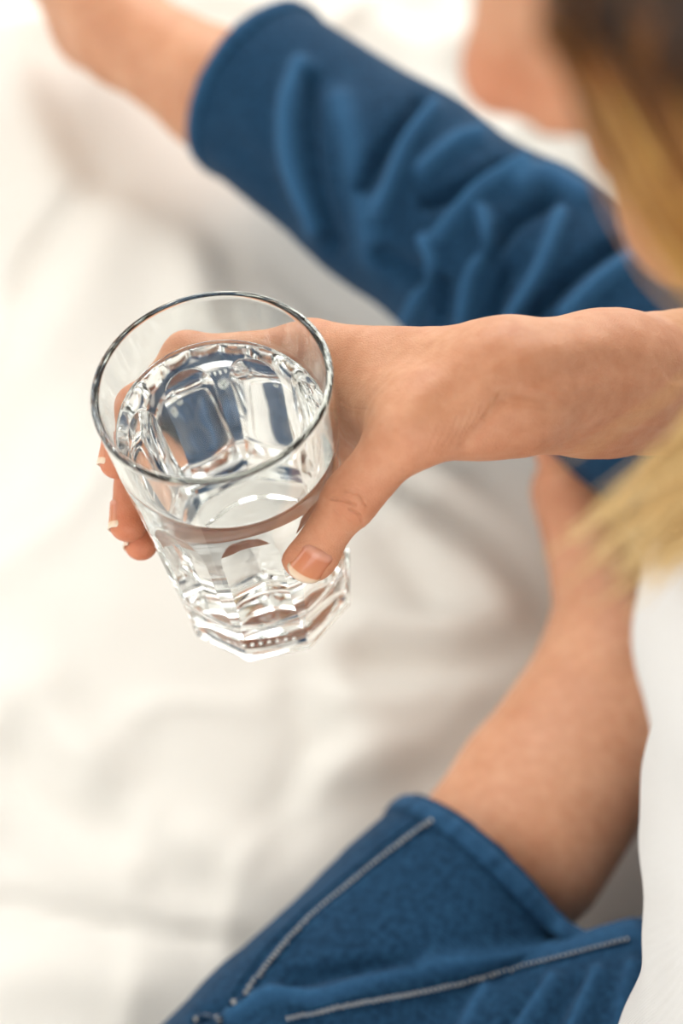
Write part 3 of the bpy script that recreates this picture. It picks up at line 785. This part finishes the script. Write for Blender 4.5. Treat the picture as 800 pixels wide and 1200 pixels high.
seam(S1); stitches(S1, 58, .0013)
seam(S2); stitches(S2, 70, .0011)
seam([(x-16, y-2) for x, y in S1[:-1]], 60, .0010)
S3 = [(228, 1198), (240, 1192), (262, 1196)]
seam(S3, 20, .0022); stitches(S3, 10, .0014)
# hems: ring swept around each trouser opening
def hem(center, axis, back, r_tube, nm='hem', dcut=0.0):
    axis = axis/np.linalg.norm(axis); u = np.cross(axis, [0, 0, 1.0]); u /= np.linalg.norm(u); w = np.cross(u, axis)
    pts = []
    c = center-axis*back
    for a in np.linspace(0, 2*np.pi, 96, endpoint=False):
        d = math.cos(a)*u+math.sin(a)*w
        h = jeans_bvh.ray_cast(Vector(c+d*.16), Vector(-d), .15)
        if h[0] is not None: pts.append(np.array(h[0]))
    P = np.array(pts)
    for _ in range(4): P = .5*P+.25*(np.roll(P, 1, 0)+np.roll(P, -1, 0))
    return P
def add_hem(center, axis):
    A = hem(center, axis, .004, 0); B = hem(center, axis, .015, 0)
    n = min(len(A), len(B)); A, B = A[:n], B[:n]
    cen = A.mean(0)
    rows = []
    for P, o in ((A, -.0005), (A, .0022), (A*.5+B*.5, .0030), (B, .0020), (B, -.0008)):
        d = P-P.mean(0); d /= np.linalg.norm(d, axis=1, keepdims=True); rows.append(P+d*o)
    V = np.vstack(rows); Q = []
    m = len(rows)
    i = np.arange(m-1)[:, None]; k = np.arange(n)[None]
    Q = np.stack([i*n+k, i*n+(k+1) % n, (i+1)*n+(k+1) % n, (i+1)*n+k], -1).reshape(-1, 4)
    o = sub(mesh_obj('hem', V, Q, M_DENIM), jeans)
    bm = bmesh.new(); bm.from_mesh(o.data); bmesh.ops.recalc_face_normals(bm, faces=bm.faces); bm.to_mesh(o.data); bm.free()
    a = o.data.attributes.new('wear_highlight', 'FLOAT', 'POINT'); w = np.tile(np.abs(np.sin(np.arange(n)*1.3))*.3, m); w[n:2*n] += .12; a.data.foreach_set('value', w.astype(np.float32))
add_hem(CUFF_R, CUFF_R-J['kneeR'])
_ax = (J['ankL']-J['kneeL']); _ax = _ax/np.linalg.norm(_ax)+np.array([.05, -.12, .10])
add_hem(CUFF_L, _ax)

# ------------------------------------------------------------------ shirt
def build_shirt():
    f = Field((.0, -.09, .06), (.58, .58, .66), .004)
    j = J
    f.cone(j['pelvis']+[0, 0, .02], j['waist'], .155, .14, .05); f.cone(j['waist'], j['chest'], .132, .128, .05); f.cone(j['chest'], j['neck0']-[0, 0, .04], .124, .082, .04)
    for s in 'LR':
        f.cone(j['neck0']-[0, 0, .025], j['sho'+s], .060, .056, .03); f.cone(j['chest'], j['sho'+s], .095, .055, .03)
    f.cone(j['shoL'], j['elbL'], .060, .067, .022); f.cone(j['elbL'], j['elbL']+(j['wriL']-j['elbL'])*.35, .067, .058, .02)
    sl, A = f.sub(f.lo, f.lo+f.h*f.n)
    slv = Field.__new__(Field); slv.lo, slv.h, slv.n = f.lo, f.h, f.n; slv.F = np.full(f.n, .05, np.float32)
    slv.cone(j['shoR'], j['elbR']+(j['elbR']-j['shoR'])*.15, .054, .056, .0)
    ax = (j['elbR']-j['shoR']); ax /= np.linalg.norm(ax); c = j['elbR']-ax*.045
    pl = ((A[0]-c[0])*ax[0]+(A[1]-c[1])*ax[1]+(A[2]-c[2])*ax[2]).astype(np.float32)
    slv.F = np.maximum(np.maximum(slv.F, pl), -np.maximum(slv.F+.007, -(pl+.03)))
    f.F = smin(f.F, slv.F, .02)
    # neckline opening, sleeve ends, hem
    n0 = j['neck0']; d = np.sqrt((A[0]-n0[0]+.012)**2+(A[1]-n0[1])**2+(A[2]-n0[2]-.045)**2)-.088
    full = f.F.copy(); inner = full+.006
    f.F = np.maximum(full, -d.astype(np.float32))
    ax = (j['wriL']-j['elbL']); ax /= np.linalg.norm(ax); c = j['elbL']+(j['wriL']-j['elbL'])*.30
    pl = (A[0]-c[0])*ax[0]+(A[1]-c[1])*ax[1]+(A[2]-c[2])*ax[2]; near = (A[1] < .03)*np.ones_like(f.F) > 0
    f.F = np.where(near, np.maximum(np.maximum(f.F, pl), -np.maximum(inner, -(pl+.03))), f.F)
    f.F = f.F.astype(np.float32)
    V, Q = f.mesh(); V = relax(V, Q, 3, .5); N = normals(V, Q)
    W = V.copy(); W[:, 2] *= .35
    d = .006*vnoise(W*9, 21, 2)+.0025*vnoise(W*22, 22, 2)
    V = V+N*d[:, None]
    o = mesh_obj('shirt', V, Q, M_SHIRT); o['label'] = 'loose white linen shirt'; keep_world(o, person); return o
build_shirt()

# ------------------------------------------------------------------ hair
def build_hair():
    rng = np.random.RandomState(7); Vs, Qs, al, sh, off = [], [], [], [], 0
    def strand(path, r, n=22):
        nonlocal off
        q = resample(path, n)
        for c0, RR in ((np.array([-.012, 0, .018]), np.array([.106, .086, .100])), (np.array([.022, 0, -.035]), np.array([.078, .072, .090]))):
            Lq = (q-HC)@HM.T-c0; kk = np.linalg.norm(Lq/RR, axis=1); m = (kk < 1) & (np.arange(n) > 0) & (np.arange(n) < n*.8)
            Lq[m] /= kk[m][:, None]; Lq[m] += (Lq[m]/np.linalg.norm(Lq[m], axis=1, keepdims=True))*rng.uniform(0, .006)
            q = (Lq+c0)@HM+HC
        rad = r*np.r_[np.full(n-4, 1.0), .85, .65, .45, .2]
        V, Q = tube(q, rad, 4); Vs.append(V); Qs.append(Q+off); off += len(V)
        al.append(np.repeat(np.linspace(0, 1, n), 4)); sh.append(np.full(n*4, rng.uniform(0, .5)))
    def scalp(az, el, lift=.006):
        """az around the head (0 = front, 90 = left), el up from the ear line"""
        d = np.array([math.cos(el)*math.cos(az), math.cos(el)*math.sin(az), math.sin(el)])
        return hd(-.012+(.098+lift)*d[0], (.075+lift)*d[1], .022+(.090+lift)*d[2])
    def cheek(x, y, d, lift=.010):
        r = ray(x, y); h = body_bvh.ray_cast(Vector(CAM), Vector(r), .6)[0]
        if h is None: return at_depth(x, y, d)
        h = np.array(h); dep = (h-CAM)@FWD
        return at_depth(x, y, min(d, dep-lift)) if dep < .45 else at_depth(x, y, d)
    front = [cheek(660, -70, .27), cheek(702, 95, .285), cheek(788, 255, .30), at_depth(905, 390, .32), at_depth(862, 505, .325), at_depth(748, 630, .335)]
    back = [scalp(math.radians(150), math.radians(-8), .014), np.array([.165, .200, .655]), np.array([.18, .185, .61]), np.array([.19, .175, .585]), np.array([.20, .165, .565]), np.array([.225, .155, .545])]
    for i in range(3200):
        left = rng.rand() < .72; sg = 1 if left else -1
        el0 = math.radians(rng.uniform(55, 88)); az0 = math.radians(rng.uniform(10, 175))
        # roots near the parting; the strand runs over the skull then falls
        t = rng.rand()**1.25
        az1 = math.radians(40+125*t); u = t
        root = scalp(sg*az0*.9+sg*.1*az1, el0, .004); lay = rng.uniform(0, .014)
        p1 = scalp(sg*(.4*az0+.6*az1), math.radians(38), .010+lay*.6)
        path = [root, p1]
        jit = rng.normal(size=3)*.004
        if not left: path.append(scalp(sg*az1, math.radians(2), .013+lay))
        if left:
            # falls past the cheek on to the front of the shoulder
            for q, (a, b) in enumerate(zip(front, back)):
                c = a*(1-t)+b*t; tocam = (CAM-c)/np.linalg.norm(CAM-c)
                path.append(c+jit*(.4+.22*q)+tocam*lay*.5+(np.array([-rng.uniform(-.004, .012), 0, rng.uniform(-.012, .010)]) if q == 5 else 0))
            if rng.rand() < .2: path.pop()
        else:
            t = u
            a = np.array([.085, .315, .63])*(1-t)+np.array([.20, .275, .65])*t
            b = np.array([.13, .335, .575])*(1-t)+np.array([.26, .30, .60])*t
            e = np.array([.15, .345, .50])*(1-t)+np.array([.32, .31, .49])*t
            path += [a+jit, b+jit, e+jit*2]
        strand(path, rng.uniform(.0005, .0011))
    V = np.vstack(Vs); o = mesh_obj('hair', V, np.vstack(Qs), M_HAIR)
    for nm, arr in (('along', al), ('shade', sh)):
        a = o.data.attributes.new(nm, 'FLOAT', 'POINT'); a.data.foreach_set('value', np.concatenate(arr).astype(np.float32))
    o['kind'] = 'stuff'; o['label'] = 'long blonde hair with dark roots'; keep_world(o, person)
    # scalp cap so that no skin shows between the strands
    f = Field(HC-.14, HC+.14, .004); f.ell(hd(-.020, 0, .026), (.096, .080, .094), HM, .0)
    sl, A = f.sub(f.lo, f.lo+f.h*f.n); fx = (A[0]-HC[0])*HF[0]+(A[2]-HC[2])*HF[2]; uz = (A[0]-HC[0])*HU[0]+(A[2]-HC[2])*HU[2]
    f.F = np.maximum(f.F, np.maximum(fx-.035-.4*(uz-.02), -(uz+.06)).astype(np.float32))
    V, Q = f.mesh(); V = relax(V, Q, 3); c = mesh_obj('hair_base', V, Q, M_HAIR)
    for nm in ('along', 'shade'): c.data.attributes.new(nm, 'FLOAT', 'POINT')
    sub(c, o)
build_hair()

# ------------------------------------------------------------------ glass and water
WATER_POINT = RIM-GA*.0285                                   # water surface passes here, level in the world
NZ = np.array([0, 0, 1.0]); LN = np.array([E1@NZ, E2@NZ, GA@NZ]); W0 = (WATER_POINT-GBASE)@np.array([0, 0, 1.0])
def to_world(u, v, z): return GBASE+np.asarray(u)[..., None]*E1+np.asarray(v)[..., None]*E2+np.asarray(z)[..., None]*GA
def level_z(th, r): return (W0-r*(np.cos(th)*LN[0]+np.sin(th)*LN[1]))/LN[2]
NT = NF*40; TH_ = PHI0+np.arange(NT)*2*np.pi/NT
def theta_cols(z):
    """column angles of the outer wall at height z: 30 columns across each panel, 10 on the rib"""
    p = np.pi/NF
    hm = max(float(half_at(np.array(z))), .30*P_HALF)
    if z > Z_ARCH: hm = .30*P_HALF+(.75*p-.30*P_HALF)*float(smoothstep(Z_ARCH, Z_ARCH+.025, np.array(z)))
    c = np.r_[np.linspace(-hm, hm, 31), np.linspace(hm, 2*p-hm, 11)[1:-1]]
    return (PHI0+(np.arange(NF)*2*p)[:, None]+c[None]).ravel()
def waterline():
    z = np.full(NT, .11)
    for _ in range(30): z = level_z(TH_, r_in(z))+.0006
    return z
ZW = waterline()
def grid_quads(m, n, flip=False, off=0):
    i = np.arange(m-1)[:, None]; k = np.arange(n)[None]
    Q = np.stack([i*n+k, i*n+(k+1) % n, (i+1)*n+(k+1) % n, (i+1)*n+k], -1).reshape(-1, 4)+off
    return Q[:, ::-1] if flip else Q
def build_glass():
    root = tag(empty('drinking_glass', GBASE), 'clear panelled glass tumbler held in the hand', 'glass')
    zs = np.unique(np.r_[.0002, .0016, .0049, .0051, np.linspace(.0056, .022, 16), np.linspace(.022, Z_ARCH-.019, 24), np.linspace(Z_ARCH-.019, Z_ARCH+.001, 44), np.linspace(Z_ARCH+.001, GH-.0014, 18)])
    rows = [np.zeros((NT, 3))]
    # underside: shallow punt
    out = []
    for rr, zz in ((.0005, .0030), (.012, .0030), (.022, .0028), (.0255, .0022), (.0275, .0004), (.0285, 0), (.0325, 0)):
        out.append(to_world(rr*np.cos(TH_), rr*np.sin(TH_), np.full(NT, zz)))
    for z in zs:
        th = theta_cols(z); r = r_out(th, np.full(NT, z)-1e-7); out.append(to_world(r*np.cos(th), r*np.sin(th), np.full(NT, z)))
    # rounded lip
    ro, ri = r_cone(GH), float(r_in(np.array(GH))); mid = (ro+ri)/2; hw = (ro-ri)/2
    for a in np.linspace(0, np.pi, 12)[1:-1]:
        r = mid+hw*math.cos(a); z = GH-.0014+.0014*math.sin(a); out.append(to_world(r*np.cos(TH_), r*np.sin(TH_), np.full(NT, z)))
    for t in np.linspace(0, 1, 16):
        z = (GH-.0014)*(1-t)+ZW*t; r = r_in(z); out.append(to_world(r*np.cos(TH_), r*np.sin(TH_), z))
    V = np.vstack(out); Q = grid_quads(len(out), NT)
    c = len(V); V = np.vstack([V, to_world(np.array(0.), np.array(0.), np.array(.0030))[None]])
    k = np.arange(NT); tri = np.stack([np.full(NT, c), (k+1) % NT, k], -1)
    me_f = [tuple(q) for q in Q.tolist()]+[tuple(t) for t in tri.tolist()]
    o = mesh_obj('tumbler', V-GBASE, me_f, M_GLASS, root); o.data.set_sharp_from_angle(angle=math.radians(14))
    # pressed marks under the foot: small raised strokes
    rng = random.Random(3)
    def stroke(x0, y0, x1, y1):
        q = np.array([[x0, y0], [(x0+x1)/2, (y0+y1)/2], [x1, y1]])
        P = to_world(q[:, 0], q[:, 1], np.full(3, .0026)); Vv, Qq = tube(P, .0009, 6)
        mesh_obj('pressed_mark', Vv-GBASE, Qq, M_GLASS, root)
    for cx, cy, n in ((-.004, -.011, 4), (.005, -.011, 4)):
        for i in range(n):
            a = i*math.pi/n; stroke(cx-.003*math.cos(a), cy-.003*math.sin(a), cx+.003*math.cos(a), cy+.003*math.sin(a))
    for i in range(7):
        x = -.011+i*.0036; stroke(x, -.0185, x+.0004, -.0205)
    return root
glass = build_glass()
def build_water():
    out = []
    for rr in (.0004, .008, .016): out.append(to_world(rr*np.cos(TH_), rr*np.sin(TH_), np.full(NT, Z_IN)))
    for t in np.r_[np.linspace(0, .16, 14), np.linspace(.16, 1, 30)[1:]]:
        z = Z_IN*(1-t)+ZW*t; r = r_in(z); out.append(to_world(r*np.cos(TH_), r*np.sin(TH_), z))
    nwall = len(out)-1
    rw = r_in(ZW)
    for inset in (.0004, .0008, .0014, .0022, .0032, .005, .010, .018, .027, .036):
        r = np.maximum(rw-inset, .0004); z = level_z(TH_, r)+.0006*math.exp(-inset/.0009)
        z = z+.00012*np.sin(7*TH_+inset*900)*math.exp(-((inset-.012)/.010)**2)*0
        out.append(to_world(r*np.cos(TH_), r*np.sin(TH_), z))
    V = np.vstack(out); Q = grid_quads(len(out), NT); mi = np.where(np.arange(len(Q))//NT < nwall, 0, 1)
    faces = [tuple(q) for q in Q.tolist()]; k = np.arange(NT)
    cb = len(V); V = np.vstack([V, to_world(np.array(0.), np.array(0.), np.array(Z_IN))[None], (to_world(np.array(0.), np.array(0.), np.array(0.))+GA*W0/LN[2])[None]])
    last = (len(out)-1)*NT
    faces += [(cb, int((i+1) % NT), int(i)) for i in range(NT)]+[(cb+1, int(last+i), int(last+(i+1) % NT)) for i in range(NT)]
    mi = np.r_[mi, np.zeros(NT), np.ones(NT)]
    o = mesh_obj('water', V-GBASE, faces, [M_WATER_WALL, M_WATER], None, True, mi); o.location = GBASE
    tag(o, 'clear water filling the glass tumbler to near its rim', 'water')
build_water()
